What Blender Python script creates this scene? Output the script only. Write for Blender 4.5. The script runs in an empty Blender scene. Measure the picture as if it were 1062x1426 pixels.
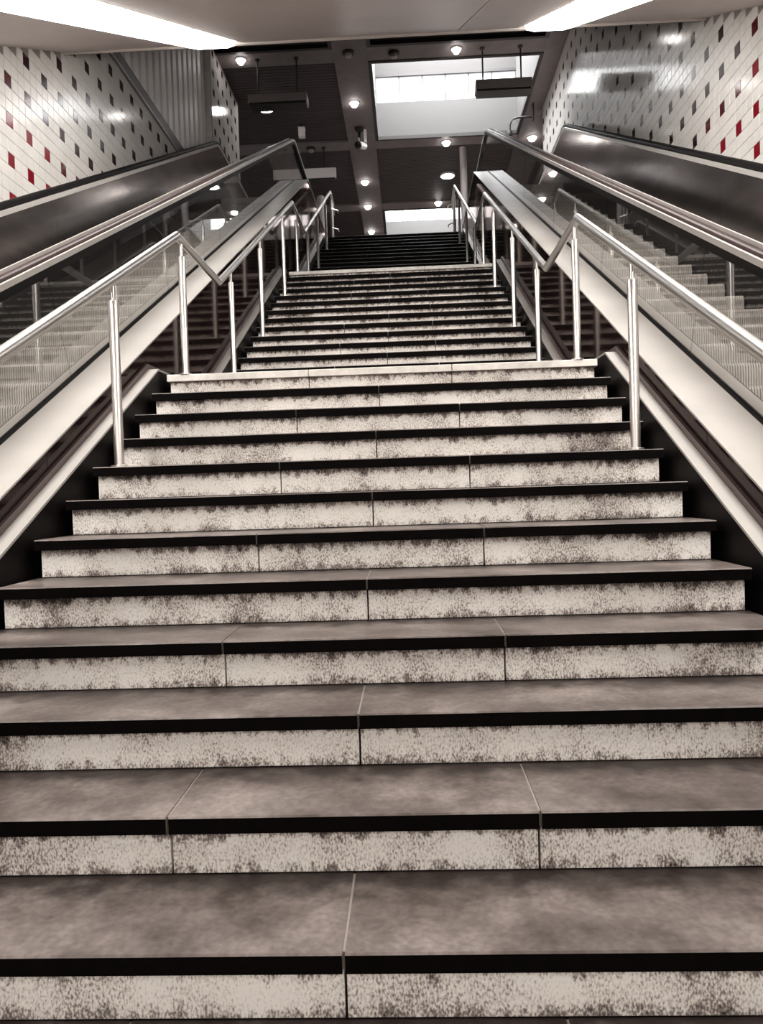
import bpy, bmesh, math, random
from mathutils import Vector, Matrix
random.seed(7)
scene = bpy.context.scene
COL = scene.collection

# ------------------------------------------------------------------ camera
FPX, PITCH, YAW, ROLL = 1065.106, -0.02823, 0.03734, -0.03167
CAMX, CAMZ = 0.1619, 1.55187
cy_, sy_ = math.cos(YAW), math.sin(YAW)
_f = Vector((-sy_, cy_, 0)); _r = Vector((cy_, sy_, 0)); _u = Vector((0, 0, 1))
FWD = _f * math.cos(PITCH) + _u * math.sin(PITCH)
_u2 = _u * math.cos(PITCH) - _f * math.sin(PITCH)
RGT = _r * math.cos(ROLL) + _u2 * math.sin(ROLL)
UPV = _u2 * math.cos(ROLL) - _r * math.sin(ROLL)
cam = bpy.data.cameras.new('camera'); camo = bpy.data.objects.new('camera', cam); COL.objects.link(camo)
m = Matrix((RGT, UPV, -FWD)).transposed().to_4x4(); m.translation = Vector((CAMX, 0, CAMZ))
camo.matrix_world = m
cam.sensor_fit = 'VERTICAL'; cam.sensor_height = 36; cam.lens = 36 * FPX / 1426
cam.clip_start = 0.02; cam.clip_end = 200
scene.camera = camo

# ------------------------------------------------------------------ world and exposure
w = bpy.data.worlds.new('world'); scene.world = w; w.use_nodes = True
w.node_tree.nodes['Background'].inputs[0].default_value = (0.9, 0.92, 1.0, 1)
w.node_tree.nodes['Background'].inputs[1].default_value = 0.5
vs = scene.view_settings
vs.view_transform = 'Standard'; vs.look = 'None'; vs.gamma = 1; vs.use_curve_mapping = False
vs.exposure = 0.52
LAMP, LAMP_BACK, ROOF_FILL_GLOW, DOWN = 11.0, 11.0, 21.0, 22.0

# ------------------------------------------------------------------ measured dimensions
G, RH = 0.30, 0.15499                    # going and riser
SL = RH / G
L1, D1 = 2.32523, 4.812                  # first landing: height, nosing
N2, D2 = 6.31, 10.21                     # flight 2: first nosing, landing nosing
L2 = L1 + 14 * RH
N3, D3 = 11.56, 15.46
L3 = L2 + 14 * RH                        # upper floor
HW = 1.349
def NL(y): return L1 + (y - D1) * SL     # slope line shared by stairs and escalators

# ------------------------------------------------------------------ materials
MATS = {}
def mat(name, col, rough=0.5, metal=0.0, var=0.0, vscale=8.0, bump=0.0, bscale=60.0, ior=1.5, coat=0.0, stretch=None, spec=0.5, emit=None):
    if name in MATS: return MATS[name]
    M = bpy.data.materials.new(name); M.use_nodes = True; MATS[name] = M
    nt = M.node_tree; b = nt.nodes['Principled BSDF']
    b.inputs['Base Color'].default_value = (*col, 1); b.inputs['Roughness'].default_value = rough
    b.inputs['Metallic'].default_value = metal; b.inputs['IOR'].default_value = ior
    b.inputs['Coat Weight'].default_value = coat; b.inputs['Coat Roughness'].default_value = 0.04
    b.inputs['Specular IOR Level'].default_value = spec
    if emit:
        b.inputs['Emission Color'].default_value = (*emit[0], 1); b.inputs['Emission Strength'].default_value = emit[1]
    if var or bump:
        tc = nt.nodes.new('ShaderNodeNewGeometry'); mp = nt.nodes.new('ShaderNodeMapping')
        nt.links.new(tc.outputs['Position'], mp.inputs['Vector'])
        if stretch: mp.inputs['Scale'].default_value = stretch
        if var:
            n = nt.nodes.new('ShaderNodeTexNoise'); n.inputs['Scale'].default_value = vscale; n.inputs['Detail'].default_value = 5
            nt.links.new(mp.outputs[0], n.inputs['Vector'])
            r = nt.nodes.new('ShaderNodeMapRange'); r.inputs[1].default_value = .3; r.inputs[2].default_value = .7
            r.inputs[3].default_value = 1 - var; r.inputs[4].default_value = 1 + var
            nt.links.new(n.outputs[0], r.inputs[0])
            mx = nt.nodes.new('ShaderNodeMix'); mx.data_type = 'RGBA'; mx.blend_type = 'MULTIPLY'; mx.inputs[0].default_value = 1
            mx.inputs[6].default_value = (*col, 1); nt.links.new(r.outputs[0], mx.inputs[7])
            nt.links.new(mx.outputs[2], b.inputs['Base Color'])
        if bump:
            n2 = nt.nodes.new('ShaderNodeTexNoise'); n2.inputs['Scale'].default_value = bscale; n2.inputs['Detail'].default_value = 3
            nt.links.new(mp.outputs[0], n2.inputs['Vector'])
            bp = nt.nodes.new('ShaderNodeBump'); bp.inputs['Strength'].default_value = bump; bp.inputs['Distance'].default_value = 0.01
            nt.links.new(n2.outputs[0], bp.inputs['Height']); nt.links.new(bp.outputs[0], b.inputs['Normal'])
    return M

def nd(nt, t, **kw):
    n = nt.nodes.new(t)
    for k, v in kw.items(): setattr(n, k, v)
    return n

def riser_material():
    M = bpy.data.materials.new('riser_granite'); M.use_nodes = True; nt = M.node_tree; b = nt.nodes['Principled BSDF']
    geo = nd(nt, 'ShaderNodeNewGeometry'); tc = nd(nt, 'ShaderNodeTexCoord'); L = nt.links.new
    def noise(scale, detail, vec):
        n = nd(nt, 'ShaderNodeTexNoise'); n.inputs['Scale'].default_value = scale; n.inputs['Detail'].default_value = detail; L(vec, n.inputs['Vector']); return n.outputs[0]
    def ramp(v, a, bb, c, d):
        r = nd(nt, 'ShaderNodeMapRange'); L(v, r.inputs[0])
        for i, x in enumerate((a, bb, c, d)): r.inputs[i + 1].default_value = x
        return r.outputs[0]
    def mul(x, y):
        q = nd(nt, 'ShaderNodeMath', operation='MULTIPLY'); L(x, q.inputs[0]); L(y, q.inputs[1]); return q.outputs[0]
    def mx_(x, y):
        q = nd(nt, 'ShaderNodeMath', operation='MAXIMUM'); L(x, q.inputs[0]); L(y, q.inputs[1]); return q.outputs[0]
    pos = geo.outputs['Position']
    mp = nd(nt, 'ShaderNodeMapping'); mp.inputs['Scale'].default_value = (1, 1, 0.55); L(pos, mp.inputs['Vector'])
    fine = noise(210, 3, mp.outputs[0]); mid = noise(34, 4, mp.outputs[0]); big = noise(5.5, 5, pos)
    sp = nd(nt, 'ShaderNodeSeparateXYZ'); L(tc.outputs['Generated'], sp.inputs[0])
    z = sp.outputs[2]
    # grime along both slab edges, plus nosing shadow painted along the top, broken by noise
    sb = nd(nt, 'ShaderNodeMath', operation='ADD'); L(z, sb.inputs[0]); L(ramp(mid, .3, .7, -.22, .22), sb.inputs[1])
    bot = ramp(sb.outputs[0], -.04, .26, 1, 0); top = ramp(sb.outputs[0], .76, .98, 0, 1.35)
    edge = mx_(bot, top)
    # speckle density rises with dirt and with the painted nosing shadow
    d = nd(nt, 'ShaderNodeMath', operation='ADD'); L(ramp(fine, .25, .75, -.5, .5), d.inputs[0]); L(ramp(big, .30, .72, -.34, .30), d.inputs[1])
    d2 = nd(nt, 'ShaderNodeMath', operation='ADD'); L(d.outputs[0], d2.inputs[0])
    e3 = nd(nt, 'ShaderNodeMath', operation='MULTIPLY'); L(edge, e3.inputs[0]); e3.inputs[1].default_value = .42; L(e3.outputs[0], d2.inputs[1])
    # worn dirty bands near both ends of every step
    sx = nd(nt, 'ShaderNodeSeparateXYZ'); L(pos, sx.inputs[0])
    ab = nd(nt, 'ShaderNodeMath', operation='ABSOLUTE'); L(sx.outputs[0], ab.inputs[0])
    ax = nd(nt, 'ShaderNodeMath', operation='ADD'); L(ab.outputs[0], ax.inputs[0]); L(ramp(mid, .3, .7, -.06, .06), ax.inputs[1])
    band = mul(ramp(ax.outputs[0], 1.02, 1.12, 0, 1), ramp(ax.outputs[0], 1.15, 1.24, 1, 0))
    e4 = nd(nt, 'ShaderNodeMath', operation='MULTIPLY'); L(band, e4.inputs[0]); e4.inputs[1].default_value = .22
    d3 = nd(nt, 'ShaderNodeMath', operation='ADD'); L(d2.outputs[0], d3.inputs[0]); L(e4.outputs[0], d3.inputs[1])
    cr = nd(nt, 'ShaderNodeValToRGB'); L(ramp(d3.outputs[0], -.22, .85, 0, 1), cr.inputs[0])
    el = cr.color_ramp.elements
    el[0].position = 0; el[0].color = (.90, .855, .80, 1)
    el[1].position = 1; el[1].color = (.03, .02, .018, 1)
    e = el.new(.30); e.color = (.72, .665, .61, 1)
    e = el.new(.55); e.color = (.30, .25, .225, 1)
    L(cr.outputs[0], b.inputs['Base Color']); b.inputs['Roughness'].default_value = .75
    bp = nd(nt, 'ShaderNodeBump'); bp.inputs['Strength'].default_value = .25; bp.inputs['Distance'].default_value = .004
    L(fine, bp.inputs['Height']); L(bp.outputs[0], b.inputs['Normal'])
    MATS['riser'] = M

def tread_material(name, base, dark, light, rough):
    M = bpy.data.materials.new(name); M.use_nodes = True; nt = M.node_tree; b = nt.nodes['Principled BSDF']; L = nt.links.new
    geo = nd(nt, 'ShaderNodeNewGeometry'); tc = nd(nt, 'ShaderNodeTexCoord')
    n1 = nd(nt, 'ShaderNodeTexNoise'); n1.inputs['Scale'].default_value = 4.0; n1.inputs['Detail'].default_value = 7; n1.inputs['Roughness'].default_value = .62; L(geo.outputs['Position'], n1.inputs[0])
    n2 = nd(nt, 'ShaderNodeTexNoise'); n2.inputs['Scale'].default_value = 60; n2.inputs['Detail'].default_value = 4; L(geo.outputs['Position'], n2.inputs[0])
    sp = nd(nt, 'ShaderNodeSeparateXYZ'); L(tc.outputs['Generated'], sp.inputs[0])
    nb = nd(nt, 'ShaderNodeTexNoise'); nb.inputs['Scale'].default_value = 14; nb.inputs['Detail'].default_value = 5; L(geo.outputs['Position'], nb.inputs[0])
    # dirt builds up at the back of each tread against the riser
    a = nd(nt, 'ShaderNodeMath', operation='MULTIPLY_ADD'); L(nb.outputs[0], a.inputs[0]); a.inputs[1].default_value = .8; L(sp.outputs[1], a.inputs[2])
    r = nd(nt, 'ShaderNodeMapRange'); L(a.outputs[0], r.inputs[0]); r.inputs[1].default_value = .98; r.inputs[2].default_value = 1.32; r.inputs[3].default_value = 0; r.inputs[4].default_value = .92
    cr = nd(nt, 'ShaderNodeValToRGB'); L(n1.outputs[0], cr.inputs[0])
    el = cr.color_ramp.elements; el[0].position = .32; el[0].color = (*dark, 1); el[1].position = .68; el[1].color = (*light, 1)
    e = el.new(.5); e.color = (*base, 1)
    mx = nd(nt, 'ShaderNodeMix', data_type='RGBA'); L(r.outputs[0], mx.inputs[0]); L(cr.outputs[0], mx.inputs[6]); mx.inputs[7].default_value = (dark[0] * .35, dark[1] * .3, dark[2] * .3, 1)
    m2 = nd(nt, 'ShaderNodeMix', data_type='RGBA', blend_type='MULTIPLY'); m2.inputs[0].default_value = 1; L(mx.outputs[2], m2.inputs[6])
    r2 = nd(nt, 'ShaderNodeMapRange'); L(n2.outputs[0], r2.inputs[0]); r2.inputs[1].default_value = .3; r2.inputs[2].default_value = .7; r2.inputs[3].default_value = .78; r2.inputs[4].default_value = 1.2
    L(r2.outputs[0], m2.inputs[7]); L(m2.outputs[2], b.inputs['Base Color'])
    rr = nd(nt, 'ShaderNodeMapRange'); L(n1.outputs[0], rr.inputs[0]); rr.inputs[1].default_value = .3; rr.inputs[2].default_value = .7; rr.inputs[3].default_value = rough; rr.inputs[4].default_value = rough + .18
    L(rr.outputs[0], b.inputs['Roughness']); b.inputs['Specular IOR Level'].default_value = .3
    bp = nd(nt, 'ShaderNodeBump'); bp.inputs['Strength'].default_value = .35; bp.inputs['Distance'].default_value = .006
    n3 = nd(nt, 'ShaderNodeTexNoise'); n3.inputs['Scale'].default_value = 28; n3.inputs['Detail'].default_value = 4; L(geo.outputs['Position'], n3.inputs[0])
    L(n3.outputs[0], bp.inputs['Height']); L(bp.outputs[0], b.inputs['Normal'])
    MATS[name] = M

def glass_material():
    M = bpy.data.materials.new('glass'); M.use_nodes = True; nt = M.node_tree; nt.nodes.clear(); L = nt.links.new
    o = nd(nt, 'ShaderNodeOutputMaterial'); t = nd(nt, 'ShaderNodeBsdfTransparent'); t.inputs[0].default_value = (.90, .90, .89, 1)
    g = nd(nt, 'ShaderNodeBsdfGlossy'); g.inputs['Roughness'].default_value = .015; g.inputs[0].default_value = (.95, .95, .95, 1)
    f = nd(nt, 'ShaderNodeFresnel'); f.inputs[0].default_value = 1.5
    # only the entry face of the pane reflects (the node would report total internal reflection at the exit face)
    ge = nd(nt, 'ShaderNodeNewGeometry'); inv = nd(nt, 'ShaderNodeMath', operation='SUBTRACT'); inv.inputs[0].default_value = 1; L(ge.outputs['Backfacing'], inv.inputs[1])
    mu = nd(nt, 'ShaderNodeMath', operation='MULTIPLY'); L(f.outputs[0], mu.inputs[0]); L(inv.outputs[0], mu.inputs[1])
    mx = nd(nt, 'ShaderNodeMixShader'); L(mu.outputs[0], mx.inputs[0]); L(t.outputs[0], mx.inputs[1]); L(g.outputs[0], mx.inputs[2]); L(mx.outputs[0], o.inputs[0])
    MATS['glass'] = M

def polished_dark():
    # dark bronze-tinted mirror cladding: weak clear reflection over a near-black body
    M = bpy.data.materials.new('clad_dark'); M.use_nodes = True; nt = M.node_tree; nt.nodes.clear(); L = nt.links.new
    o = nd(nt, 'ShaderNodeOutputMaterial'); d = nd(nt, 'ShaderNodeBsdfDiffuse'); d.inputs[0].default_value = (.016, .010, .010, 1)
    g = nd(nt, 'ShaderNodeBsdfGlossy'); g.inputs['Roughness'].default_value = .07; g.inputs[0].default_value = (.36, .31, .30, 1)
    f = nd(nt, 'ShaderNodeFresnel'); f.inputs[0].default_value = 1.55
    n = nd(nt, 'ShaderNodeTexNoise'); n.inputs['Scale'].default_value = 1.7; ge = nd(nt, 'ShaderNodeNewGeometry'); L(ge.outputs['Position'], n.inputs['Vector'])
    b = nd(nt, 'ShaderNodeBump'); b.inputs['Strength'].default_value = .05; b.inputs['Distance'].default_value = .02; L(n.outputs[0], b.inputs['Height']); L(b.outputs[0], g.inputs['Normal'])
    mx = nd(nt, 'ShaderNodeMixShader'); L(f.outputs[0], mx.inputs[0]); L(d.outputs[0], mx.inputs[1]); L(g.outputs[0], mx.inputs[2]); L(mx.outputs[0], o.inputs[0])
    MATS['clad_dark'] = M

polished_dark()
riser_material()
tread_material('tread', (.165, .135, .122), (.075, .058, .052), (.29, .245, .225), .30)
tread_material('tread_shaded', (.03, .024, .023), (.018, .0145, .013), (.05, .042, .04), .5)  # dim light of second landing and top flight, put into the tread colour
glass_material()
mat('riser_shaded', (.035, .028, .026), .7, var=.3, vscale=30)  # riser copy darkened to stand for weaker light on the top flight
mat('nosing_black', (.0025, .0016, .0016), .6, spec=.04, var=.3, vscale=20)
mat('nosing_white', (.72, .68, .63), .5, var=.12, vscale=20)
mat('mortar', (.46, .41, .37), .85)
mat('core', (.03, .022, .02), .9)
mat('cream_metal', (.40, .375, .35), .38, var=.08, vscale=2.5, metal=0.0)
mat('kerb_black', (.005, .0035, .0035), .5, spec=.08)
mat('kerb_brown', (.10, .07, .065), .4)
mat('steel', (.74, .71, .68), .30, metal=1)
mat('steel_soft', (.78, .74, .70), .34, metal=1)
mat('track_light', (.60, .565, .535), .3, metal=.35)
mat('step_tread', (.22, .20, .185), .55)
mat('tile_wine', (.085, .008, .014), .10)
mat('steel_panel', (.50, .445, .435), .17, metal=1, bump=.5, bscale=1.1, var=.15, vscale=2, stretch=(1, .5, 2.2))
mat('black_skirt', (.005, .0035, .0035), .35, spec=.2)
mat('rubber_brown', (.034, .019, .018), .4, spec=.12)
mat('rubber_black', (.004, .003, .003), .5, spec=.08)
mat('step_metal', (.40, .37, .34), .5, var=.12, vscale=12)
mat('step_side', (.09, .075, .07), .6)
mat('tile_white', (.74, .71, .675), .12, var=.05, vscale=3)
mat('tile_red', (.20, .006, .014), .10)
mat('tile_maroon', (.030, .008, .010), .10)
mat('grout', (.22, .19, .175), .9)
mat('wall_plain', (.55, .52, .49), .8)
mat('ceiling_paint', (.56, .485, .465), .42, var=.05, vscale=1.2)
mat('ceiling_edge', (.6, .54, .5), .5)
mat('dark_gap', (.008, .006, .006), .9)
mat('beam_grey', (.19, .16, .155), .7, var=.1, vscale=6)
mat('slat_dark', (.055, .043, .042), .6)
mat('bulkhead_dark', (.03, .022, .022), .6)
mat('frame_dark', (.02, .015, .015), .5)
mat('shaft_white', (.10, .096, .094), .8)
mat('shaft_grey', (.065, .061, .06), .8)
mat('coping_dark', (.07, .055, .052), .5)
mat('flute_light', (.84, .80, .77), .45)
mat('flute_dark', (.5, .455, .44), .5)
mat('sign_grey', (.34, .295, .285), .5)
mat('sign_white', (.80, .76, .74), .5)
mat('lamp_housing', (.5, .46, .44), .5)
mat('diffuser', (.8, .8, .78), .6, emit=((1.0, .965, .92), LAMP))
mat('diffuser_back', (.8, .8, .78), .6, emit=((1.0, .965, .92), LAMP_BACK))
mat('downlight', (.9, .9, .9), .5, emit=((1, .95, .92), DOWN))
mat('roof_fill', (.9, .9, .9), .5, emit=((.98, .99, 1.0), ROOF_FILL_GLOW))  # glow of the unseen shaft roofs, raised to light the void
mat('window_pane', (.9, .9, .9), .5, emit=((.98, .985, 1.0), .72))
mat('cctv_white', (.75, .72, .70), .35)
mat('cctv_black', (.006, .005, .005), .15)
mat('column_grey', (.22, .19, .185), .6)
mat('floor_stone', (.16, .135, .125), .5, var=.15, vscale=3)

# ------------------------------------------------------------------ mesh helpers
WLOC = {}
def finish(me, smooth=False):
    bm = bmesh.new(); bm.from_mesh(me); bmesh.ops.recalc_face_normals(bm, faces=bm.faces); bm.to_mesh(me); bm.free()
    if smooth:
        for p in me.polygons: p.use_smooth = True
        try: me.set_sharp_from_angle(angle=math.radians(38))
        except Exception: pass
    return me

class MB:
    def __init__(s): s.v = []; s.f = []; s.mi = []
    def add(s, v, f, mi=0):
        o = len(s.v); s.v += [tuple(p) for p in v]; s.f += [tuple(i + o for i in q) for q in f]; s.mi += [mi] * len(f); return s
    def box(s, x0, x1, y0, y1, z0, z1, mi=0):
        v = [(x, y, z) for x in (x0, x1) for y in (y0, y1) for z in (z0, z1)]
        return s.add(v, [(0, 1, 3, 2), (4, 6, 7, 5), (0, 4, 5, 1), (2, 3, 7, 6), (0, 2, 6, 4), (1, 5, 7, 3)], mi)
    def prism_x(s, poly, x0, x1, mi=0):            # polygon in (y,z) extruded along x
        n = len(poly); v = [(x0, y, z) for y, z in poly] + [(x1, y, z) for y, z in poly]
        f = [tuple(range(n)), tuple(range(n, 2 * n))] + [(i, (i + 1) % n, n + (i + 1) % n, n + i) for i in range(n)]
        return s.add(v, f, mi)
    def sweep(s, prof, path, mi=0):                # profile (x,dz) sheared along path (y,z)
        n = len(prof); v = []; f = []
        for y, z in path: v += [(x, y, z + d) for x, d in prof]
        for i in range(len(path) - 1):
            for j in range(n):
                k = (j + 1) % n; f.append((i * n + j, i * n + k, (i + 1) * n + k, (i + 1) * n + j))
        f += [tuple(range(n)), tuple(range((len(path) - 1) * n, len(path) * n))]
        return s.add(v, f, mi)
    def psweep(s, prof, path, mi=0):               # profile (x,n) with mitred frames along path (y,z)
        n = len(prof); v = []; f = []; P = [Vector(p) for p in path]
        for i, p in enumerate(P):
            a = (P[i] - P[i - 1]).normalized() if i else (P[1] - P[0]).normalized()
            b = (P[i + 1] - P[i]).normalized() if i < len(P) - 1 else a
            t = (a + b).normalized(); nn = Vector((-t.y, t.x)); sc = 1 / max(.3, nn.dot(Vector((-a.y, a.x))))
            v += [(x, p.x + nn.x * d * sc, p.y + nn.y * d * sc) for x, d in prof]
        for i in range(len(P) - 1):
            for j in range(n):
                k = (j + 1) % n; f.append((i * n + j, i * n + k, (i + 1) * n + k, (i + 1) * n + j))
        f += [tuple(range(n)), tuple(range((len(P) - 1) * n, len(P) * n))]
        return s.add(v, f, mi)
    def tube(s, pts, r, seg=12, mi=0):
        P = [Vector(p) for p in pts]; v = []; f = []
        rr = r if isinstance(r, (list, tuple)) else [r] * len(P)
        for i, p in enumerate(P):
            a = (P[i] - P[i - 1]).normalized() if i else (P[1] - P[0]).normalized()
            b = (P[i + 1] - P[i]).normalized() if i < len(P) - 1 else a
            t = (a + b).normalized()
            ref = Vector((1, 0, 0)) if abs(t.x) < .8 else Vector((0, 0, 1))
            e1 = t.cross(ref).normalized(); e2 = t.cross(e1).normalized()
            c = max(.45, t.dot(a))
            for k in range(seg):
                q = 2 * math.pi * k / seg; d = e1 * math.cos(q) + e2 * math.sin(q)
                # stretch in the bend plane so mitred bends keep their bore
                if c < .999:
                    bn = (b - a); bn = (bn - t * bn.dot(t))
                    if bn.length > 1e-6:
                        bn.normalize(); d = d + bn * d.dot(bn) * (1 / c - 1)
                v.append(p + d * rr[i])
        for i in range(len(P) - 1):
            for k in range(seg):
                l = (k + 1) % seg; f.append((i * seg + k, i * seg + l, (i + 1) * seg + l, (i + 1) * seg + k))
        f += [tuple(range(seg)), tuple(range((len(P) - 1) * seg, len(P) * seg))]
        return s.add(v, f, mi)
    def lathe(s, cx, cy, prof, seg=16, mi=0):      # prof (r,z)
        v = []; f = []; n = len(prof)
        for r, z in prof:
            v += [(cx + r * math.cos(2 * math.pi * k / seg), cy + r * math.sin(2 * math.pi * k / seg), z) for k in range(seg)]
        for i in range(n - 1):
            for k in range(seg):
                l = (k + 1) % seg; f.append((i * seg + k, i * seg + l, (i + 1) * seg + l, (i + 1) * seg + k))
        f += [tuple(range(seg)), tuple(range((n - 1) * seg, n * seg))]
        return s.add(v, f, mi)
    def mirror(s): s.v = [(-x, y, z) for x, y, z in s.v]; return s
    def build(s, name, mats, parent=None, smooth=False, stuff=False):
        if not isinstance(mats, (list, tuple)): mats = [mats]
        lo = [min(p[i] for p in s.v) for i in range(3)]; hi = [max(p[i] for p in s.v) for i in range(3)]
        c = Vector(((lo[0] + hi[0]) / 2, (lo[1] + hi[1]) / 2, (lo[2] + hi[2]) / 2))
        me = bpy.data.meshes.new(name); me.from_pydata([(p[0] - c.x, p[1] - c.y, p[2] - c.z) for p in s.v], [], s.f)
        for mm in mats: me.materials.append(MATS[mm])
        if len(mats) > 1:
            for p, i in zip(me.polygons, s.mi): p.material_index = i
        finish(me, smooth)
        o = place(name, me, c, parent)
        if stuff: o['kind'] = 'stuff'
        return o

def place(name, me, c, parent=None):
    o = bpy.data.objects.new(name, me); COL.objects.link(o); c = Vector(c)
    if parent is not None:
        o.parent = parent; o.location = c - WLOC[parent.name]
    else: o.location = c
    WLOC[o.name] = c
    return o
def thing(name, label, cat, loc, group=None):
    o = bpy.data.objects.new(name, None); COL.objects.link(o); o.location = loc; o.empty_display_size = .2
    WLOC[o.name] = Vector(loc); o['label'] = label; o['category'] = cat
    if group: o['group'] = group
    return o
def struct(name, loc=(0, 0, 0), label=None):
    o = bpy.data.objects.new(name, None); COL.objects.link(o); o.location = loc; o['kind'] = 'structure'; WLOC[o.name] = Vector(loc)
    if label: o['label'] = label
    return o
def tag(o, label, cat, group=None):
    o['label'] = label; o['category'] = cat
    if group: o['group'] = group
    return o

# ------------------------------------------------------------------ floors
fl = MB().box(-3.4, 3.4, -8, .36, -.2, 0).build('floor', 'floor_stone'); fl['kind'] = 'structure'; fl['label'] = 'stone floor at the foot of the stairs'
fu = MB().box(-9, 9, 17.2, 30, L3 - .25, L3).add(*(lambda q: (q.v, q.f))(MB().box(-1.38, 1.38, D3 + .06, 17.2, L3 - .25, L3))).build('floor', 'floor_stone'); fu['kind'] = 'structure'; fu['label'] = 'dark stone floor of the upper hall'

# ------------------------------------------------------------------ ceiling of the stairwell
CO = 0.54                                            # ceiling above the camera's slope plane
YE = 7.95                                            # where the sloping ceiling stops and the high void begins
ZU = 9.75                                            # upper hall ceiling
YL = .6                                              # the ceiling is level below this point
def ZC(y): return CAMZ + CO + .5166 * max(y, YL)
ceil = struct('ceiling', (0, 4, 4), 'pale painted sloping ceiling above the stairs')
cpath = [(-8, ZC(-8)), (YL, ZC(YL)), (YE, ZC(YE))]
for a, b in ((-3.32, -2.0), (-1.41, .785), (.793, 1.41), (2.0, 3.32)):
    MB().sweep([(a, 0), (b, 0), (b, .1), (a, .1)], cpath).build('ceiling_panel', 'ceiling_paint', ceil)
MB().sweep([(-3.5, .12), (3.5, .12), (3.5, .3), (-3.5, .3)], cpath).build('ceiling_slab', 'dark_gap', ceil)
MB().box(-3.29, 3.29, YE + .001, YE + .03, ZC(YE) - .012, ZC(YE) + .05).build('ceiling_edge', 'ceiling_edge', ceil)
MB().box(-3.29, 3.29, YE + .002, YE + .15, ZC(YE) + .052, ZU).build('fascia', 'bulkhead_dark', ceil)

# fluorescent ceiling lights in two rows
LAMPS = [(6.20, 7.90), (4.43, 6.13), (2.66, 4.36), (.89, 2.59)]
place_words = ['at the top end of the row', 'second from the top of the row', 'third from the top of the row', 'lowest of the row on the slope']
for s in (-1, 1):
    side = 'left' if s < 0 else 'right'
    for (a, b), pw in zip(LAMPS, place_words):
        t = thing('ceiling_light', 'long glowing ceiling light in the %s row, %s' % (side, pw), 'ceiling light', (s * 1.6, (a + b) / 2, ZC((a + b) / 2)), 'fluorescent lights along the sloping ceiling')
        path = [(a, ZC(a)), (b, ZC(b))]
        h_ = MB().sweep([(1.45, .12), (1.45, .01), (1.98, .01), (1.98, .12)], path)
        d_ = MB().sweep([(1.46, .01), (1.48, -.03), (1.55, -.05), (1.85, -.05), (1.94, -.03), (1.97, .01)], [(a + .02, ZC(a + .02)), (b - .02, ZC(b - .02))])
        if s < 0: h_.mirror(); d_.mirror()
        h_.build('housing', 'lamp_housing', t); d_.build('diffuser', 'diffuser', t)
    for yy, pw in ((-1.8, 'nearest to the foot of the stairs'), (-5.0, 'farthest from the stairs')):
        t = thing('ceiling_light', 'long ceiling light of the lower passage, %s row, %s' % (side, pw), 'ceiling light', (s * 1.6, yy, ZC(0)), 'fluorescent lights of the lower passage')
        z = ZC(0)
        MB().box(s * 1.45, s * 1.98, yy - 1.45, yy + 1.45, z + .01, z + .12).build('housing', 'lamp_housing', t)
        MB().prism_x([(yy - 1.42, z + .01), (yy - 1.38, z - .05), (yy + 1.38, z - .05), (yy + 1.42, z + .01)], s * 1.46, s * 1.97).build('diffuser', 'diffuser_back', t)

# ------------------------------------------------------------------ staircase
stair = thing('staircase', 'wide stone staircase with dark treads and pale speckled risers, two landings', 'stairs', (0, 3, 0))
steps = []                                            # (nosing y, top z, flight, index)
for k in range(14, -1, -1): steps.append((D1 - k * G, L1 - k * RH, 1, k))
for k in range(1, 15): steps.append((N2 + (k - 1) * G, L1 + k * RH, 2, 14 - k))
for k in range(1, 15): steps.append((N3 + (k - 1) * G, L2 + k * RH, 3, 14 - k))
OV, TH, GAP = .03, .042, .006
def treadz(y):
    z = 0
    for sy, sz, _, _ in steps:
        if y >= sy - 1e-6: z = sz
    return z
for i, (y, z, fl_, k) in enumerate(steps):
    ynext = steps[i + 1][0] + OV if i + 1 < len(steps) else y + .4
    odd = k % 2 == 1
    # flight 1 landing nosing (k=0) has joints at +-0.45 like the other even steps
    xs = [-HW, 0, HW] if odd else [-HW, -.45, .45, HW]
    landing = k == 0
    prevz = steps[i - 1][1] if i else 0
    mt = 'tread_shaded' if fl_ == 3 or (fl_ == 2 and landing) else 'tread'
    for a, b in zip(xs[:-1], xs[1:]):
        a2 = a + (GAP / 2 if a > -HW else 0); b2 = b - (GAP / 2 if b < HW else 0)
        y0 = y + (.05 if landing and fl_ < 3 else 0.0)
        tb = MB()
        # slab with eased front edge; material 1 is the black polished front of the nosing
        e = .004
        if landing and fl_ < 3:
            tb.box(a2, b2, y0, ynext, z - TH, z)
            tb.build('landing_slab', mt, stair)
            MB().prism_x([(y, z - TH), (y, z - e), (y + e, z), (y0 - .002, z), (y0 - .002, z - TH)], a2, b2).build('landing_nosing', 'nosing_white', stair)
        else:
            p = [(y, z - TH), (y, z - e), (y + e, z), (ynext, z), (ynext, z - TH)]
            n = 5; v = [(a2, *q) for q in p] + [(b2, *q) for q in p]
            f = [tuple(range(n)), tuple(range(n, 2 * n))] + [(j, (j + 1) % n, n + (j + 1) % n, n + j) for j in range(n)]
            tb.add(v, f); tb.mi = [1 if (j == 2 or j == 6) else 0 for j in range(len(f))]
            tb.build('tread_slab', [mt, 'nosing_black'], stair)
        # riser panel under this nosing
        MB().box(a2 + (.014 if a == -HW else 0), b2 - (.014 if b == HW else 0), y + OV, y + OV + .03, prevz + .003, z - TH - .001).build('riser_panel', 'riser_shaded' if fl_ == 3 else 'riser', stair)
    for x in xs[1:-1]:
        MB().box(x - GAP / 2, x + GAP / 2, y + .014, ynext, z - TH + .002, z - .0035).build('mortar_joint', 'riser_shaded' if fl_ == 3 else 'mortar', stair)
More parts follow.
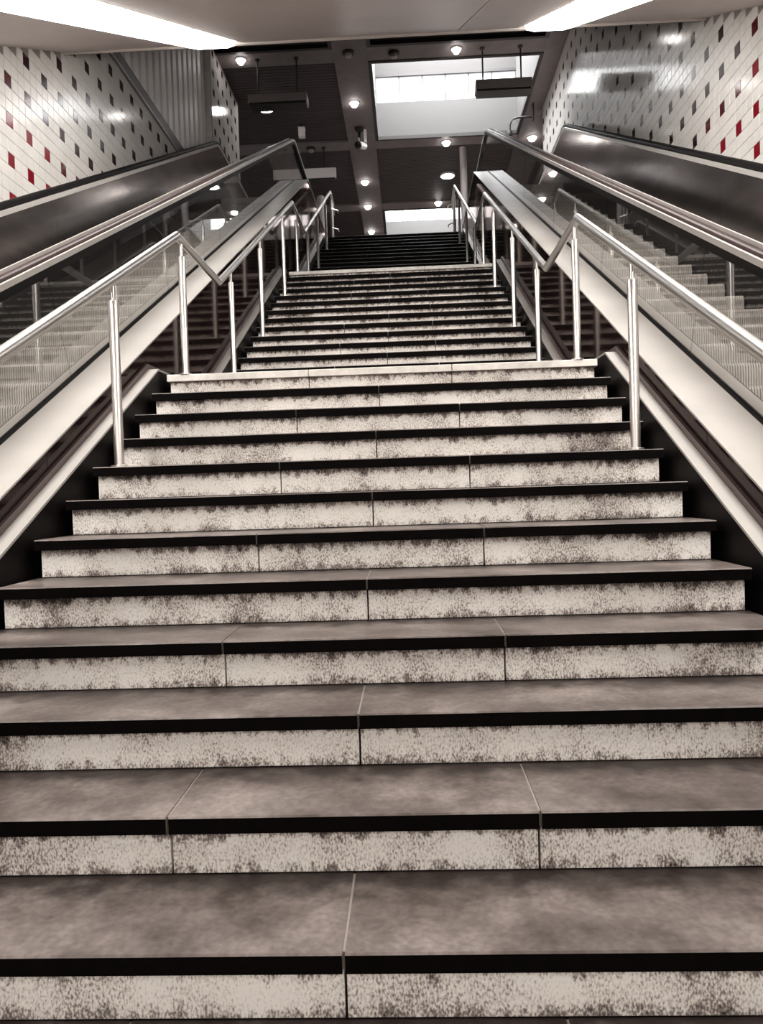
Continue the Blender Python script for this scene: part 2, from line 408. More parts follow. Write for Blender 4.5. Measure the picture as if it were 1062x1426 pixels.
# dark concrete core below slabs
core = []
for i, (y, z, fl_, k) in enumerate(steps):
    pz = steps[i - 1][1] if i else 0
    core += [(y + .062, pz - TH - .002 if i else -.01), (y + .062, z - TH - .002)]
yl = steps[-1][0] + .4
core += [(yl, steps[-1][1] - TH - .002), (yl, steps[-1][1] - .9), (1.3, -.3), (.674, -.3)]
MB().prism_x(core, -1.33, 1.33).build('stair_core', 'core', stair)

# ------------------------------------------------------------------ kerbs along the stairs
KP = [(.40, NL(.40) + .055), (4.76, L1 + .03), (5.97, L1 + .04), (10.15, L2 + .03), (11.22, L2 + .04), (15.40, L3 + .03), (16.6, L3 + .03)]
def zk(y):
    for (a, za), (b, zb) in zip(KP[:-1], KP[1:]):
        if y <= b: return za + (zb - za) * (y - a) / (b - a)
    return KP[-1][1]
for s in (-1, 1):
    side = 'left' if s < 0 else 'right'
    t = thing('stair_kerb', 'low black kerb with cream metal cap along the %s edge of the stairs' % side, 'kerb', (s * 1.42, .5, 0), 'kerbs beside the stairs')
    c_ = MB().sweep([(1.383, 0), (1.45, 0), (1.45, -.012), (1.383, -.012)], KP)
    b_ = MB().sweep([(1.386, -.013), (1.452, -.013), (1.452, -.34), (1.386, -.34)], KP)
    r_ = MB().sweep([(1.4505, -.30), (1.466, -.30), (1.466, .035), (1.4505, .035)], KP)
    for q, nm, mm in ((c_, 'kerb_cap', 'cream_metal'), (b_, 'kerb_body', 'kerb_black'), (r_, 'kerb_flashing', 'kerb_brown')):
        if s < 0: q.mirror()
        q.build(nm, mm, t)

# ------------------------------------------------------------------ stair handrails
RX = 1.235
RP = [(-.05, NL(.3) + .87), (.30, NL(.3) + .87), (4.75, 3.172), (5.81, 3.172), (9.90, 3.172 + 4.09 * SL), (11.03, 3.172 + 4.09 * SL), (15.36, 3.172 + (4.09 + 4.33) * SL), (15.75, 3.172 + (4.09 + 4.33) * SL)]
def zr(y):
    for (a, za), (b, zb) in zip(RP[:-1], RP[1:]):
        if y <= b: return za + (zb - za) * (y - a) / (b - a)
    return RP[-1][1]
POSTS = [.72, 2.18, 3.66, 4.84, 6.22, 7.55, 9.05, 10.24, 11.42, 12.80, 14.30, 15.52, 15.72]
for s in (-1, 1):
    side = 'left' if s < 0 else 'right'
    t = thing('stair_handrail', 'brushed steel tube handrail on slim posts on the %s side of the stairs' % side, 'handrail', (s * RX, .5, 0), 'steel handrails of the stairs')
    pts = [(s * RX, y, z) for y, z in RP]
    MB().tube(pts, .0255, 14).build('rail', 'steel', t, smooth=True)
    for y in POSTS:
        zb, zt = treadz(y), zr(y)
        p = MB().lathe(s * RX, y, [(.0235, zb), (.0235, zt - .115), (.021, zt - .105), (.012, zt - .104)], 14).build('post', 'steel_soft', t, smooth=True)
        MB().lathe(s * RX, y, [(.011, zt - .106), (.011, zt - .01)], 10).build('pin', 'steel', p, smooth=True)
        MB().lathe(s * RX, y, [(.04, zb), (.04, zb + .006), (.036, zb + .009), (.024, zb + .009)], 14).build('base_flange', 'steel_soft', p, smooth=True)
    zt = RP[-1][1]
    for dz in (.28, .66):
        MB().tube([(s * RX, 15.50, zt - dz), (s * (RX - .12), 15.62, zt - dz), (s * (RX - .12), 15.74, zt - dz)], .012, 8).build('end_bar', 'steel', t, smooth=True)
    MB().tube([(s * RX, 15.75, zt), (s * (RX - .02), 15.80, zt - .06), (s * (RX - .02), 15.82, zt - .3)], .018, 8).build('rail_return', 'steel', t, smooth=True)

# ------------------------------------------------------------------ escalators
YB, YT = .5, 13.65
def E(y): return NL(min(max(y, YB), YT))
def epath(y0, y1, n=0):
    ys = sorted({y0, y1, *[q for q in (YB, YT) if y0 < q < y1]})
    return [(y, E(y)) for y in ys]
Y0, Y1 = -.75, 16.75
HT = .935                                             # handrail height over the slope line
def railpath(h, r):
    """level - slope - level path with rounded newel ends"""
    zt, zb = E(YT) + h, E(YB) + h; out = []
    for i in range(9):
        a = -math.pi / 2 - math.pi * i / 8; out.append((Y0 + r * math.cos(a), zb - r - r * math.sin(a) * -1))
    pts = [(Y0 - r * math.sin(math.pi * i / 10), zb - r - r * math.cos(math.pi * i / 10)) for i in range(0, 11)]
    out = pts + [(YB - .25, zb), (YB + .02, zb + .03), (YB + .28, E(YB + .28) + h)]
    out += [(YT - .16, E(YT - .16) + h), (YT, zt - .018), (YT + .16, zt)]
    out += [(Y1 + r * math.sin(math.pi * i / 10), zt - r + r * math.cos(math.pi * i / 10)) for i in range(0, 11)]
    return out
cs = 1 / math.sqrt(1 + SL * SL)
def step_mesh():
    X0, X1, nr = -.53, .53, 66
    prof = [(.0, -.185), (.006, -.12), (.004, -.06), (.008, -.022), (.022, -.004), (.045, 0), (.365, 0)]   # (y,z) from riser foot to tread back
    v = []; f = []; n = len(prof); cols = []
    p = (X1 - X0) / nr
    for i in range(nr):
        for a, rec in ((0, 0), (.62, 0), (.64, .006), (.98, .006)):
            cols.append((X0 + (i + a) * p, rec))
    for x, rec in cols:
        for j, (y, z) in enumerate(prof):
            q = rec
            v.append((x, y + (q if j < 5 else 0), z - (q if j >= 4 else 0)))
    for c in range(len(cols) - 1):
        for j in range(n - 1): f.append((c * n + j, c * n + j + 1, (c + 1) * n + j + 1, (c + 1) * n + j))
    mi = []
    for c in range(len(cols) - 1): mi += [1 if c % 4 == 2 else 0] * (n - 2) + [2]
    for x in (X0, X1):
        b = len(v)
        v += [(x, y, z) for y, z in prof] + [(x, .365, -.05), (x, .05, -.185)]
        f.append(tuple(range(b, len(v)))); mi.append(1)
    me = bpy.data.meshes.new('escalator_step'); me.from_pydata(v, [], f)
    me.materials.append(MATS['step_metal']); me.materials.append(MATS['step_side']); me.materials.append(MATS['step_tread'])
    for q, i in zip(me.polygons, mi): q.material_index = i
    return me
STEP = step_mesh()
SG = .372; SRISE = SG * SL
for s in (-1, 1):
    side = 'left' if s < 0 else 'right'
    t = thing('escalator', '%s escalator with glass balustrade, cream decking and pale ribbed steps' % side, 'escalator', (s * 2.4, 6, 0), 'escalators either side of the stairs')
    def put(mb, nm, mm, smooth=False, parent=t):
        if s < 0: mb.mirror()
        return mb.build(nm, mm, parent, smooth=smooth)
    ep = epath(Y0 - .35, Y1 + .4)
    # dark polished cladding between the stairs and the escalator, in panels
    ys = [-1.0, .40, 1.9, 3.4, 4.76, 5.97, 7.4, 8.8, 10.15, 11.22, 12.45, 13.65, 15.40, 16.6]
    for a, b in zip(ys[:-1], ys[1:]):
        g = .003
        la, lb = (zk(a) - .05 if a >= .4 else 0), (zk(b) - .05 if b >= .4 else 0)
        if a < .4: lb = 0
        za, zb_ = E(a) + .196, E(b) + .196
        if a < YB < b: pass
        v = [(x, y, z) for x in (1.467, 1.485) for y, z in ((a + g, la), (b - g, lb), (b - g, zb_), (a + g, za))]
        put(MB().add(v, [(0, 1, 2, 3), (7, 6, 5, 4), (0, 4, 5, 1), (1, 5, 6, 2), (2, 6, 7, 3), (3, 7, 4, 0)]), 'cladding_panel', 'clad_dark')
    put(MB().sweep([(1.452, .20), (1.695, .20), (1.695, .165), (1.49, .165), (1.49, .19), (1.452, .19)], ep), 'outer_deck', 'cream_metal')
    put(MB().sweep([(1.695, .205), (1.705, .215), (1.705, .14), (1.695, .14)], ep), 'glass_gasket', 'rubber_black')
    put(MB().sweep([(1.721, .215), (1.731, .205), (1.731, .14), (1.721, .14)], ep), 'glass_gasket', 'rubber_black')
    put(MB().sweep([(1.731, .20), (1.86, .15), (1.86, .10), (1.731, .165)], ep), 'inner_deck', 'cream_metal')
    put(MB().sweep([(1.86, .15), (1.866, .15), (1.866, -.30), (1.86, -.30)], ep), 'skirt_panel', 'black_skirt')
    # glass panes, joints square to the slope
    py = [-.75, .55] + [.55 + (13.55 - .55) * i / 7 for i in range(1, 8)] + [15.1, 16.65]
    lean = lambda y: -SL * .70 if YB + .3 < y < YT - .3 else 0
    for a, b in zip(py[:-1], py[1:]):
        a_, b_ = a + .004, b - .004
        hb, ht = .17, .885
        ta, tb = a_ + lean(a) * cs * cs, b_ + lean(b) * cs * cs
        v = [(x, y, z) for x in (1.708, 1.718) for y, z in ((a_, E(a_) + hb), (b_, E(b_) + hb), (tb, E(tb) + ht), (ta, E(ta) + ht))]
        put(MB().add(v, [(0, 1, 2, 3), (7, 6, 5, 4), (0, 4, 5, 1), (1, 5, 6, 2), (2, 6, 7, 3), (3, 7, 4, 0)]), 'glass_pane', 'glass')
    # near handrail: steel channel with rubber belt
    rp = railpath(.918, .33)
    put(MB().psweep([(1.676, -.027), (1.762, -.027), (1.758, -.070), (1.680, -.070)], rp), 'handrail_guide', 'rubber_black')
    put(MB().psweep([(1.672, -.026), (1.672, .002), (1.688, .002), (1.688, -.008), (1.754, -.008), (1.754, .030), (1.764, .030), (1.766, -.026)], rp), 'handrail_track', 'track_light')
    put(MB().psweep([(1.692, -.007), (1.692, .010), (1.698, .018), (1.710, .022), (1.724, .022), (1.736, .018), (1.744, .010), (1.744, -.007)], rp), 'handrail_belt', 'rubber_brown', smooth=True)
    # far balustrade: brushed steel panels, black belt
    put(MB().sweep([(2.936, .16), (2.942, .16), (2.942, -.30), (2.936, -.30)], ep), 'skirt_panel', 'black_skirt')
    put(MB().sweep([(2.936, .16), (3.03, .33), (3.045, .33), (3.045, .10), (2.942, .10)], ep), 'inner_deck', 'black_skirt')
    fy = [-.75, .55] + [.55 + (13.6 - .55) * i / 8 for i in range(1, 9)] + [15.2, 16.75]
    for a, b in zip(fy[:-1], fy[1:]):
        a_, b_ = a + .002, b - .002
        p_ = epath(a_, b_)
        put(MB().sweep([(3.032, .325), (3.036, .865), (3.05, .865), (3.05, .325)], p_), 'balustrade_panel', 'steel_panel')
    rp2 = railpath(.905, .33)
    put(MB().psweep([(3.026, -.040), (3.026, -.006), (3.034, .0), (3.13, .0), (3.13, -.04)], rp2), 'handrail_track', 'track_light')
    put(MB().psweep([(3.040, .001), (3.030, .018), (3.036, .040), (3.056, .052), (3.092, .052), (3.112, .040), (3.118, .018), (3.110, .001)], rp2), 'handrail_belt', 'rubber_black', smooth=True)
    put(MB().sweep([(3.05, .80), (3.30, .80), (3.30, .78), (3.05, .78)], ep), 'wall_deck', 'steel_panel')
    # truss base under the steps
    put(MB().sweep([(1.49, .10), (1.86, .05), (1.86, -.32), (2.94, -.32), (2.94, .05), (3.28, .05), (3.28, -.9), (1.49, -.9)], epath(.9, YT + .2)), 'truss', 'dark_gap')
    put(MB().box(1.872, 2.93, -.9, .75, .0, .028), 'floor_plate', 'step_metal')
    put(MB().box(1.872, 2.93, 13.25, 17.2, L3 - .1, L3 + .005), 'floor_plate', 'step_metal')
    i = 0; y = .42 + (.0 if s > 0 else .12)
    while True:
        z = NL(y) - .08
        if z > L3 + .03: break
        if z > .06:
            st_ = place('step', STEP, (s * 2.402, y, z), t)
        y += SG

# ------------------------------------------------------------------ tiled side walls
TP = .1185
def proj(p):
    d = Vector(p) - Vector((CAMX, 0, CAMZ)); w_ = d.dot(FWD)
    if w_ <= .1: return None
    return 531 + FPX * d.dot(RGT) / w_, 713 - FPX * d.dot(UPV) / w_, w_
def tile_mesh(mm):
    h_, c = TP / 2 - .0022, .0025
    v = []
    for d, q in ((0, h_), (.006, h_), (.008, h_ - c)):
        v += [(-d, -q, -q), (-d, q, -q), (-d, q, q), (-d, -q, q)]
    f = [(8, 9, 10, 11)] + [(i * 4 + j, i * 4 + (j + 1) % 4, (i + 1) * 4 + (j + 1) % 4, (i + 1) * 4 + j) for i in range(2) for j in range(4)]
    me = bpy.data.meshes.new('wall_tile'); me.from_pydata(v, [], f); me.materials.append(MATS[mm]); return finish(me)
TILE = {}
def tile_faces(x, y, z, s):
    h_, c = TP / 2 - .0022, .0025; v = []
    for d, q in ((0, h_), (.006, h_), (.008, h_ - c)):
        v += [(x - s * d, y - q, z - q), (x - s * d, y + q, z - q), (x - s * d, y + q, z + q), (x - s * d, y - q, z + q)]
    f = [(8, 9, 10, 11)] + [(i * 4 + j, i * 4 + (j + 1) % 4, (i + 1) * 4 + (j + 1) % 4, (i + 1) * 4 + j) for i in range(2) for j in range(4)]
    return v, f
WX = 3.30
def build_wall(s, yr, zr0, top, yend, nm, lab):
    root = struct(nm, (s * (WX + .1), 8, 4), lab)
    # backing wall (grout colour) following the ceiling line
    ys = [-8, YL, YE, YE + .001, yend]
    poly = [(y, top(y)) for y in ys] + [(yend, -.3), (-8, -.3)]
    MB().prism_x(poly, s * WX, s * (WX + .2)).build('wall_backing', 'grout', root)
    TILE['w'] = TILE.get('w') or tile_mesh('tile_white'); TILE['r'] = TILE.get('r') or tile_mesh('tile_red'); TILE['m'] = TILE.get('m') or tile_mesh('tile_maroon'); TILE['p'] = TILE.get('p') or tile_mesh('tile_wine')
    cand = []
    j0 = int((-2 - yr) / TP) - 1; j1 = int((yend - yr) / TP) + 1
    for j in range(j0, j1 + 1):
        y = yr + j * TP
        if y < -1.5 or y + TP / 2 > yend: continue
        lo, hi = max(.1, E(y) + .55), top(y)
        i = int((lo - zr0) / TP) - 1
        while True:
            z = zr0 + i * TP; i += 1
            if z + TP / 2 > min(top(y - TP / 2), top(y + TP / 2)) + (.055 if y < YE else 0): break
            if z - TP / 2 < lo: continue
            spec = (j % 3 == 0) and ((i - 1) % 3 == 0)
            cl = 'w'
            if spec:
                q = z + .35 * (y - 6.8); cl = 'r' if q < 5.22 else 'p' if q < 5.55 else 'm'
            cand.append((y, z, cl))
    def vis(c):
        p = proj((s * WX, c[0], c[1]))
        return p is not None and -8 < p[0] < 1070 and -8 < p[1] < 1434 and c[1] > E(c[0]) + .9
    near = sorted([c for c in cand if vis(c)], key=lambda c: c[0])[:300]
    ns = set(near)
    for c in near:
        o = place('tile', TILE[c[2]], (s * WX, c[0], c[1]), root)
        if s < 0: o.rotation_euler.z = math.pi
    rest = {'w': MB(), 'r': MB(), 'm': MB(), 'p': MB()}
    for c in cand:
        if c not in ns: rest[c[2]].add(*tile_faces(s * WX, c[0], c[1], s))
    big = MB()
    for q, mi in (('w', 0), ('r', 1), ('m', 2), ('p', 3)):
        if rest[q].v: big.add(rest[q].v, rest[q].f, mi)
    big.build('tiles', ['tile_white', 'tile_red', 'tile_maroon', 'tile_wine'], root, stuff=True)
    return root
wr = build_wall(1, 6.91, 5.138, lambda y: ZC(y) + .02 if y <= YE else ZU, 17.02, 'wall_right', 'right wall of white tiles dotted with red and dark tiles')
CP = 6.97
wl = build_wall(-1, 6.79, 4.955, lambda y: min(ZC(y) + .02, CP) if y <= YE else CP, 13.85, 'wall_left', 'left wall of white tiles dotted with red and dark tiles')
# dark coping over the left tiles and fluted cladding above
MB().box(-3.32, -3.285, 8.1, 13.85, CP, CP + .16).build('coping', 'coping_dark', wl)
MB().box(-3.325, -3.28, 8.1, 13.85, CP - .012, CP).build('coping_trim', 'steel_soft', wl)
MB().prism_x([(8.1, CP + .16), (13.85, CP + .16), (13.85, ZU), (8.1, ZU)], -3.5, -3.34).build('wall_backing', 'flute_dark', wl)
y = 8.29; pf = .30
while y < 13.8:
    y2 = min(y + pf, 13.84)
    MB().prism_x([(y + .004, CP + .16), (y2 - .004, CP + .16), (y2 - .004, ZU), (y + .004, ZU)], -3.34, -3.335).build('cladding_pan', 'flute_dark', wl)
    # raised rib of the fluted sheet
    v = []
    for z in (0, 1):
        for (dx, dy) in ((0, .015), (.035, .045), (.035, .225), (0, .255)):
            yy = min(y + dy, 13.84); v.append((-3.335 + dx, yy, CP + .16 if z == 0 else ZU))
    MB().add(v, [(0, 1, 5, 4), (1, 2, 6, 5), (2, 3, 7, 6), (3, 0, 4, 7), (0, 3, 2, 1), (4, 5, 6, 7)]).build('cladding_rib', 'flute_light', wl)
    y += pf
# tiled pier beyond the stairwell on the left
wp = struct('wall_pier', (-3.3, 15, 8), 'tiled pier at the head of the left escalator')
MB().box(-3.45, -3.19, 13.87, 16.2, L3 - .4, ZU).build('wall_backing', 'grout', wp)
big = MB(); nz = 0
for j in range(19):
    for i in range(26):
        yy, zz = 13.95 + j * TP, L3 + .1 + i * TP
        if zz + TP / 2 > ZU: continue
        big.add(*tile_faces(-3.19, yy, zz, -1), 1 if (j % 3 == 1 and i % 3 == 0) else 0)
big.build('tiles', ['tile_white', 'tile_maroon'], wp, stuff=True)
for i in range(26):
    zz = L3 + .1 + i * TP
    if zz + TP / 2 < ZU:
        for k in range(2):
            x = -3.25 - k * TP
            MB().box(x - TP / 2 + .003, x + TP / 2 - .003, 13.862, 13.87, zz - TP / 2 + .003, zz + TP / 2 - .003).build('tile', 'tile_white', wp)

# ------------------------------------------------------------------ upper hall shell
up = struct('ceiling', (0, 20, ZU), 'dark slatted ceiling of the upper hall with grey beams')
LX = [(-9.0, -8.4), (-5.25, -4.6), (-1.02, -.38), (2.96, 3.6), (6.6, 7.2)]
CY = [(10.4, 10.88), (14.36, 14.84), (18.17, 18.62), (22.16, 22.62), (26.1, 26.6), (29.6, 30)]
for a, b in LX: MB().box(a, b, 8.1 if -3.3 < a < 2.5 else 13.86, 30, ZU, ZU + .35).build('beam', 'beam_grey', up)
for a, b in CY:
    for (p, q), (p2, q2) in zip(LX[:-1], LX[1:]):
        if a < 14 and (q < -2 or p2 > 4): continue
        q, p2 = (max(q, -3.29), min(p2, 3.29)) if a < 14 else (q, p2)
        MB().box(q + .001, p2 - .001, a, b, ZU + .004, ZU + .35).build('beam', 'beam_grey', up)
cells = []
for (p, q), (p2, q2) in zip(LX[:-1], LX[1:]):
    for (a, b), (a2, b2) in zip(CY[:-1], CY[1:]):
        if b < 14 and (q < -5 or p2 > 4): continue
        cells.append((q, p2, b, a2) if b > 14 else (max(q, -3.29), min(p2, 3.29), b, a2))
sky_cells = [c for c in cells if (abs(c[0] + .38) < .01 and (abs(c[2] - 14.84) < .01 or abs(c[2] - 22.62) < .01)) or (c[2] < 14 and c[1] > -4)]  # last clause: unseen skylights added over the void to brighten its walls
for c in cells:
    if c in sky_cells: continue
    mb = MB(); y = c[2] + .02
    while y < c[3] - .05:
        mb.box(c[0] + .01, c[1] - .01, y, y + .085, ZU + .05, ZU + .09); y += .105
    mb.build('slats', 'slat_dark', up, stuff=True)
    MB().box(c[0], c[1], c[2], c[3], ZU + .12, ZU + .2).build('slat_backing', 'dark_gap', up)
MB().box(-3.5, 3.5, 8.0, 14.36, ZU + .16, ZU + .3).build('ceiling_recess', 'bulkhead_dark', up)
for s in (-1, 1): MB().box(s * 3.5, s * 9, 13.8, 14.36, ZU + .02, ZU + .3).build('ceiling_recess', 'bulkhead_dark', up)
wb = MB().box(-9.2, 9.2, 30, 30.2, L3 - .3, ZU + .3).build('wall_back', 'column_grey'); wb['kind'] = 'structure'
for s in (-1, 1):
    o = MB().box(s * 9, s * 9.2, 13.8, 30, L3 - .3, ZU + .3).build('wall_hall_left' if s < 0 else 'wall_hall_right', 'column_grey'); o['kind'] = 'structure'
    o = MB().box(s * 3.52, s * 9, 13.7, 13.85, L3 - .3, ZU + .3).build('wall_return_left' if s < 0 else 'wall_return_right', 'column_grey'); o['kind'] = 'structure'
o = MB().box(-3.6, 3.6, -8.2, -8, -.2, 3).build('wall_front', 'wall_plain'); o['kind'] = 'structure'; o['label'] = 'plain wall at the back of the lower passage'

# skylights in the upper ceiling, the last two unseen and added for light
for idx, c in enumerate(sorted(sky_cells, key=lambda c: (c[2] < 14, c[2], c[0]))):
    x0, x1, y0, y1 = c
    r = struct('window_%d' % (idx + 1), ((x0 + x1) / 2, (y0 + y1) / 2, ZU), ['bright skylight shaft with a strip of high windows', 'second bright skylight farther down the hall', 'unseen skylight added over the left escalator head to light the void', 'unseen skylight added over the head of the stairs to light the void'][idx])
    fw = .07
    for (a, b, cc, d) in ((x0, x1, y0, y0 + fw), (x0, x1, y1 - fw, y1), (x0, x0 + fw, y0 + fw, y1 - fw), (x1 - fw, x1, y0 + fw, y1 - fw)):
        MB().box(a, b, cc, d, ZU - .015, ZU + .06).build('frame', 'frame_dark', r)
    zt = 12.4; ya = y1 - .04
    MB().box(x0 + .02, x1 - .02, ya, ya + .1, ZU + .06, 10.60).build('shaft_wall', 'shaft_white', r)
    MB().box(x0 + .02, x1 - .02, ya, ya + .1, 11.24, zt).build('shaft_wall', 'shaft_grey', r)
    MB().box(x0 + .02, x1 - .02, y0 - .06, y0 + .04, ZU + .06, zt).build('shaft_wall', 'shaft_white', r)
    MB().box(x0 - .1, x0 + .04, y0, y1, ZU + .06, zt).build('shaft_wall', 'shaft_white', r)
    MB().box(x1 - .04, x1 + .1, y0, y1, ZU + .06, zt).build('shaft_wall', 'shaft_white', r)
    MB().box(x0, x1, y0, y1, zt, zt + .05).build('roof_fill_pane', 'roof_fill', r)  # unseen glowing roof of the shaft, added for its light
    n = 6 if x1 - x0 > 3 else 4; pw = (x1 - x0 - .1) / n
    MB().box(x0 + .02, x1 - .02, ya - .03, ya + .02, 11.18, 11.24).build('window_head', 'frame_dark', r)
    for i in range(n):
        a = x0 + .05 + i * pw
        MB().box(a + .012, a + pw - .012, ya + .05, ya + .07, 10.60, 11.18).build('pane', 'window_pane', r)
        if i: MB().box(a - .012, a + .012, ya, ya + .06, 10.60, 11.18).build('mullion', 'shaft_grey', r)

# ------------------------------------------------------------------ downlights
DL = [(-2.765, 14.56, 'above the dark sign on the left', .07), (1.287, 14.58, 'above the big skylight', .07), (-.752, 16.37, 'beside the big skylight', .08),
      (1.284, 18.42, 'just behind the big skylight', .085), (-.765, 20.51, 'beyond the security camera', .09), (-.784, 22.26, 'on the beam beside the far skylight', .09),
      (1.24, 22.23, 'just before the far skylight', .09), (3.30, 18.38, 'near the head of the right escalator', .09), (-.786, 24.41, 'lowest over the top step', .09)]
for x, y, wds, rr in DL:
    t = thing('downlight', 'small round lit downlight %s' % wds, 'downlight', (x, y, ZU), 'downlights in the upper ceiling')
    MB().lathe(x, y, [(rr + .03, ZU), (rr + .03, ZU - .012), (rr + .004, ZU - .016), (rr + .004, ZU)], 20).build('trim_ring', 'cctv_white', t, smooth=True)
    MB().lathe(x, y, [(rr, ZU + .002), (rr, ZU - .015), (rr * .9, ZU - .05), (rr * .65, ZU - .08), (rr * .25, ZU - .095)], 20).build('lens', 'downlight', t, smooth=True)
for x, y, wds in ((1.418, 20.44, 'in the slatted bay beyond the big skylight'), (-2.646, 16.45, 'partly behind the dark hanging sign')):
    t = thing('bay_light', 'large round lit ceiling light %s' % wds, 'ceiling light', (x, y, ZU + .05), 'large round lights of the slatted bays')
    MB().lathe(x, y, [(.20, ZU + .06), (.20, ZU + .02), (.175, ZU + .005), (.165, ZU + .05)], 24).build('trim_ring', 'cctv_white', t, smooth=True)
    MB().lathe(x, y, [(.165, ZU + .055), (.16, ZU + .01), (.08, ZU - .015)], 24).build('lens', 'downlight', t, smooth=True)

# ------------------------------------------------------------------ hanging signs
def sign(x0, x1, y, z0, z1, rods, label, m_, depth=.14):
    t = thing('hanging_sign', label, 'sign', ((x0 + x1) / 2, y, z0), 'signs hung from the upper ceiling')
    b = .008
    v = [(x0, z0 + b), (x0 + b, z0), (x1 - b, z0), (x1, z0 + b), (x1, z1 - b), (x1 - b, z1), (x0 + b, z1), (x0, z1 - b)]
    n = len(v); vv = [(p, y - depth / 2, q) for p, q in v] + [(p, y + depth / 2, q) for p, q in v]
    f = [tuple(range(n)), tuple(range(n, 2 * n))] + [(i, (i + 1) % n, n + (i + 1) % n, n + i) for i in range(n)]
    MB().add(vv, f).build('sign_box', m_, t)
    MB().box(x0 + .02, x1 - .02, y - depth / 2 + .01, y + depth / 2 - .01, z0 - .04, z0).build('bottom_rail', 'frame_dark', t)
    for x in rods:
        h_ = MB().tube([(x, y, z1 - .002), (x, y, ZU)], .016, 8).build('hanger_rod', 'frame_dark', t, smooth=True)
        MB().lathe(x, y, [(.05, ZU), (.05, ZU - .02), (.02, ZU - .04)], 12).build('ceiling_rose', 'frame_dark', h_, smooth=True)
sign(-2.64, -1.53, 14.6, 8.89, 9.04, (-2.46, -1.72), 'dark grey blank sign hung from two rods on the left', 'sign_grey', .3)
sign(1.62, 2.66, 14.6, 8.93, 9.10, (1.77, 2.48), 'dark grey blank sign hung across the big skylight', 'sign_grey', .3)
sign(-2.85, -1.35, 18.4, 9.03, 9.26, (-2.55, -1.63), 'pale blank sign hung behind the left escalator head', 'sign_white', .08)

# ------------------------------------------------------------------ small ceiling fittings
t = thing('security_camera', 'white security camera with black lens hanging beside the big skylight', 'security camera', (-.72, 17.5, ZU))
MB().lathe(-.72, 17.5, [(.10, ZU), (.10, ZU - .05), (.06, ZU - .09), (.03, ZU - .1)], 16).build('ceiling_mount', 'frame_dark', t, smooth=True)
MB().tube([(-.72, 17.5, ZU - .09), (-.73, 17.5, ZU - .26)], .03, 10).build('drop_arm', 'cctv_black', t, smooth=True)
MB().tube([(-.735, 17.46, ZU - .24), (-.725, 17.44, ZU - .40)], .018, 10).build('bracket', 'cctv_white', t, smooth=True)
MB().box(-.62, -.56, 17.44, 17.56, ZU - .33, ZU - .06).build('junction_box', 'cctv_white', t)
bd = MB().tube([(-.62, 17.60, ZU - .37), (-.66, 17.5, ZU - .40), (-.74, 17.30, ZU - .47)], [.07, .075, .082], 16).build('camera_body', 'cctv_white', t, smooth=True)
MB().tube([(-.741, 17.299, ZU - .47), (-.755, 17.26, ZU - .487), (-.765, 17.23, ZU - .50)], [.083, .075, .03], 16).build('lens_hood', 'cctv_black', bd, smooth=True)
for x, y, wds in ((-.729, 14.50, 'on the grey beam at the ceiling edge'), (.118, 14.60, 'in front of the big skylight'), (-1.93, 18.40, 'on the cross beam above the pale sign')):
    t = thing('smoke_detector', 'small dark round detector %s' % wds, 'smoke detector', (x, y, ZU), 'detectors on the upper ceiling')
    MB().lathe(x, y, [(.11, ZU + .004), (.11, ZU - .03), (.085, ZU - .05)], 18).build('base', 'frame_dark', t, smooth=True)
    MB().lathe(x, y, [(.07, ZU - .05), (.06, ZU - .085), (.03, ZU - .10)], 18).build('sensor_head', 'sign_grey', t, smooth=True)
t = thing('ceiling_speaker', 'small pale box fitting hanging above the left escalator head', 'speaker', (-2.0, 17.3, ZU))
MB().box(-2.07, -1.93, 17.24, 17.36, ZU - .24, ZU - .06).build('body', 'sign_white', t)
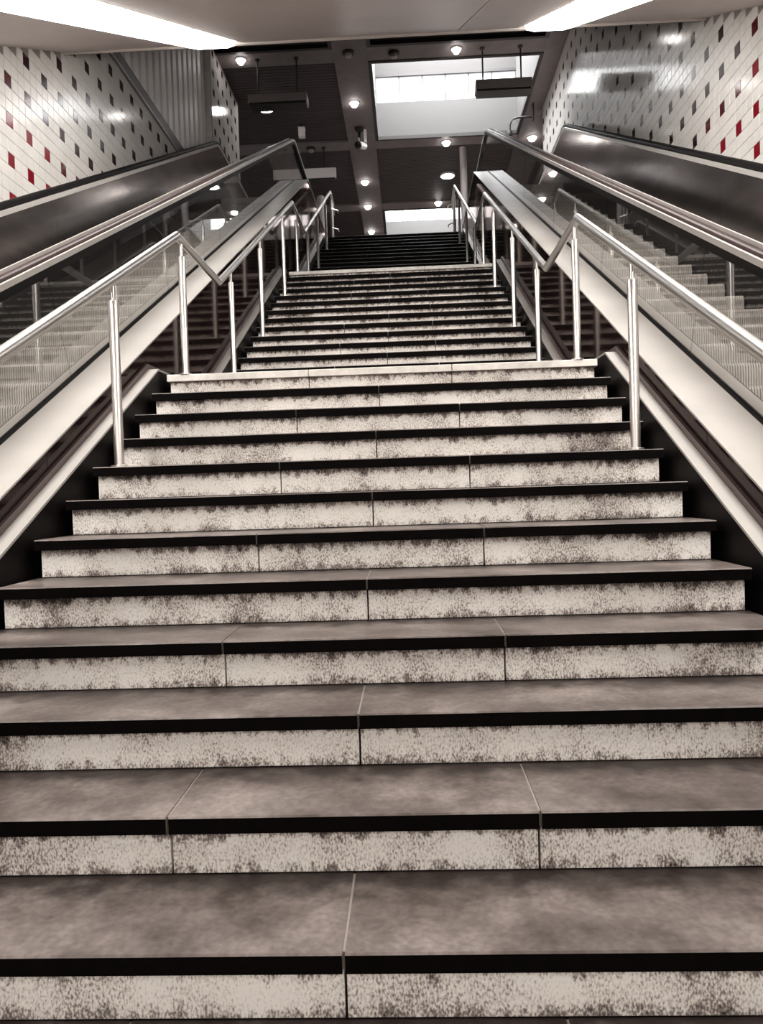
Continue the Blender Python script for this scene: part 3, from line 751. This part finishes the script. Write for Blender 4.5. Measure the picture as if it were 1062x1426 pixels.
MB().box(-2.075, -1.925, 17.235, 17.365, ZU - .06, ZU - .03).build('cap', 'cctv_white', t)
MB().box(-2.03, -1.97, 17.27, 17.33, ZU - .03, ZU + .05).build('bracket', 'frame_dark', t)
t = thing('curved_pipe_bracket', 'dark curved pipe bracket against the right corner of the skylight', 'bracket', (2.96, 16.8, ZU))
MB().tube([(3.06, 16.8, 9.48), (2.74, 16.8, 9.475), (2.66, 16.8, 9.455), (2.60, 16.8, 9.41), (2.565, 16.8, 9.34), (2.555, 16.8, 9.2)], .022, 10).build('pipe', 'frame_dark', t, smooth=True)
MB().lathe(2.555, 16.8, [(.05, 9.2), (.06, 9.17), (.06, 9.10), (.03, 9.07)], 14).build('lamp_head', 'frame_dark', t, smooth=True)
MB().box(3.05, 3.08, 16.74, 16.86, 9.40, ZU).build('mounting_plate', 'frame_dark', t)
t = thing('wall_sensor', 'small round fitting on the end of the right tiled wall', 'sensor', (3.27, 16.85, 9.6))
MB().tube([(3.30, 16.85, 9.62), (3.22, 16.85, 9.60)], .03, 10).build('stem', 'sign_grey', t, smooth=True)
MB().lathe(3.20, 16.85, [(.02, 9.66), (.055, 9.63), (.06, 9.58), (.03, 9.54)], 14).build('dome', 'sign_grey', t, smooth=True)
# columns of the upper hall
t = thing('column', 'slim grey column rising to the ceiling right of the top step', 'column', (1.70, 18.75, L3))
MB().lathe(1.70, 18.75, [(.085, L3), (.085, ZU)], 18).build('shaft', 'column_grey', t, smooth=True)
MB().lathe(1.70, 18.75, [(.12, L3), (.12, L3 + .04), (.087, L3 + .06)], 18).build('base_ring', 'steel_soft', t, smooth=True)
t = thing('pillar_stub', 'short grey pillar with rounded top left of the top step', 'pillar', (-1.62, 17.3, L3))
MB().lathe(-1.62, 17.3, [(.10, L3), (.10, L3 + 1.42), (.085, L3 + 1.50), (.04, L3 + 1.53)], 18).build('shaft', 'column_grey', t, smooth=True)
MB().lathe(-1.62, 17.3, [(.13, L3), (.13, L3 + .03), (.10, L3 + .04)], 18).build('base_ring', 'steel_soft', t, smooth=True)
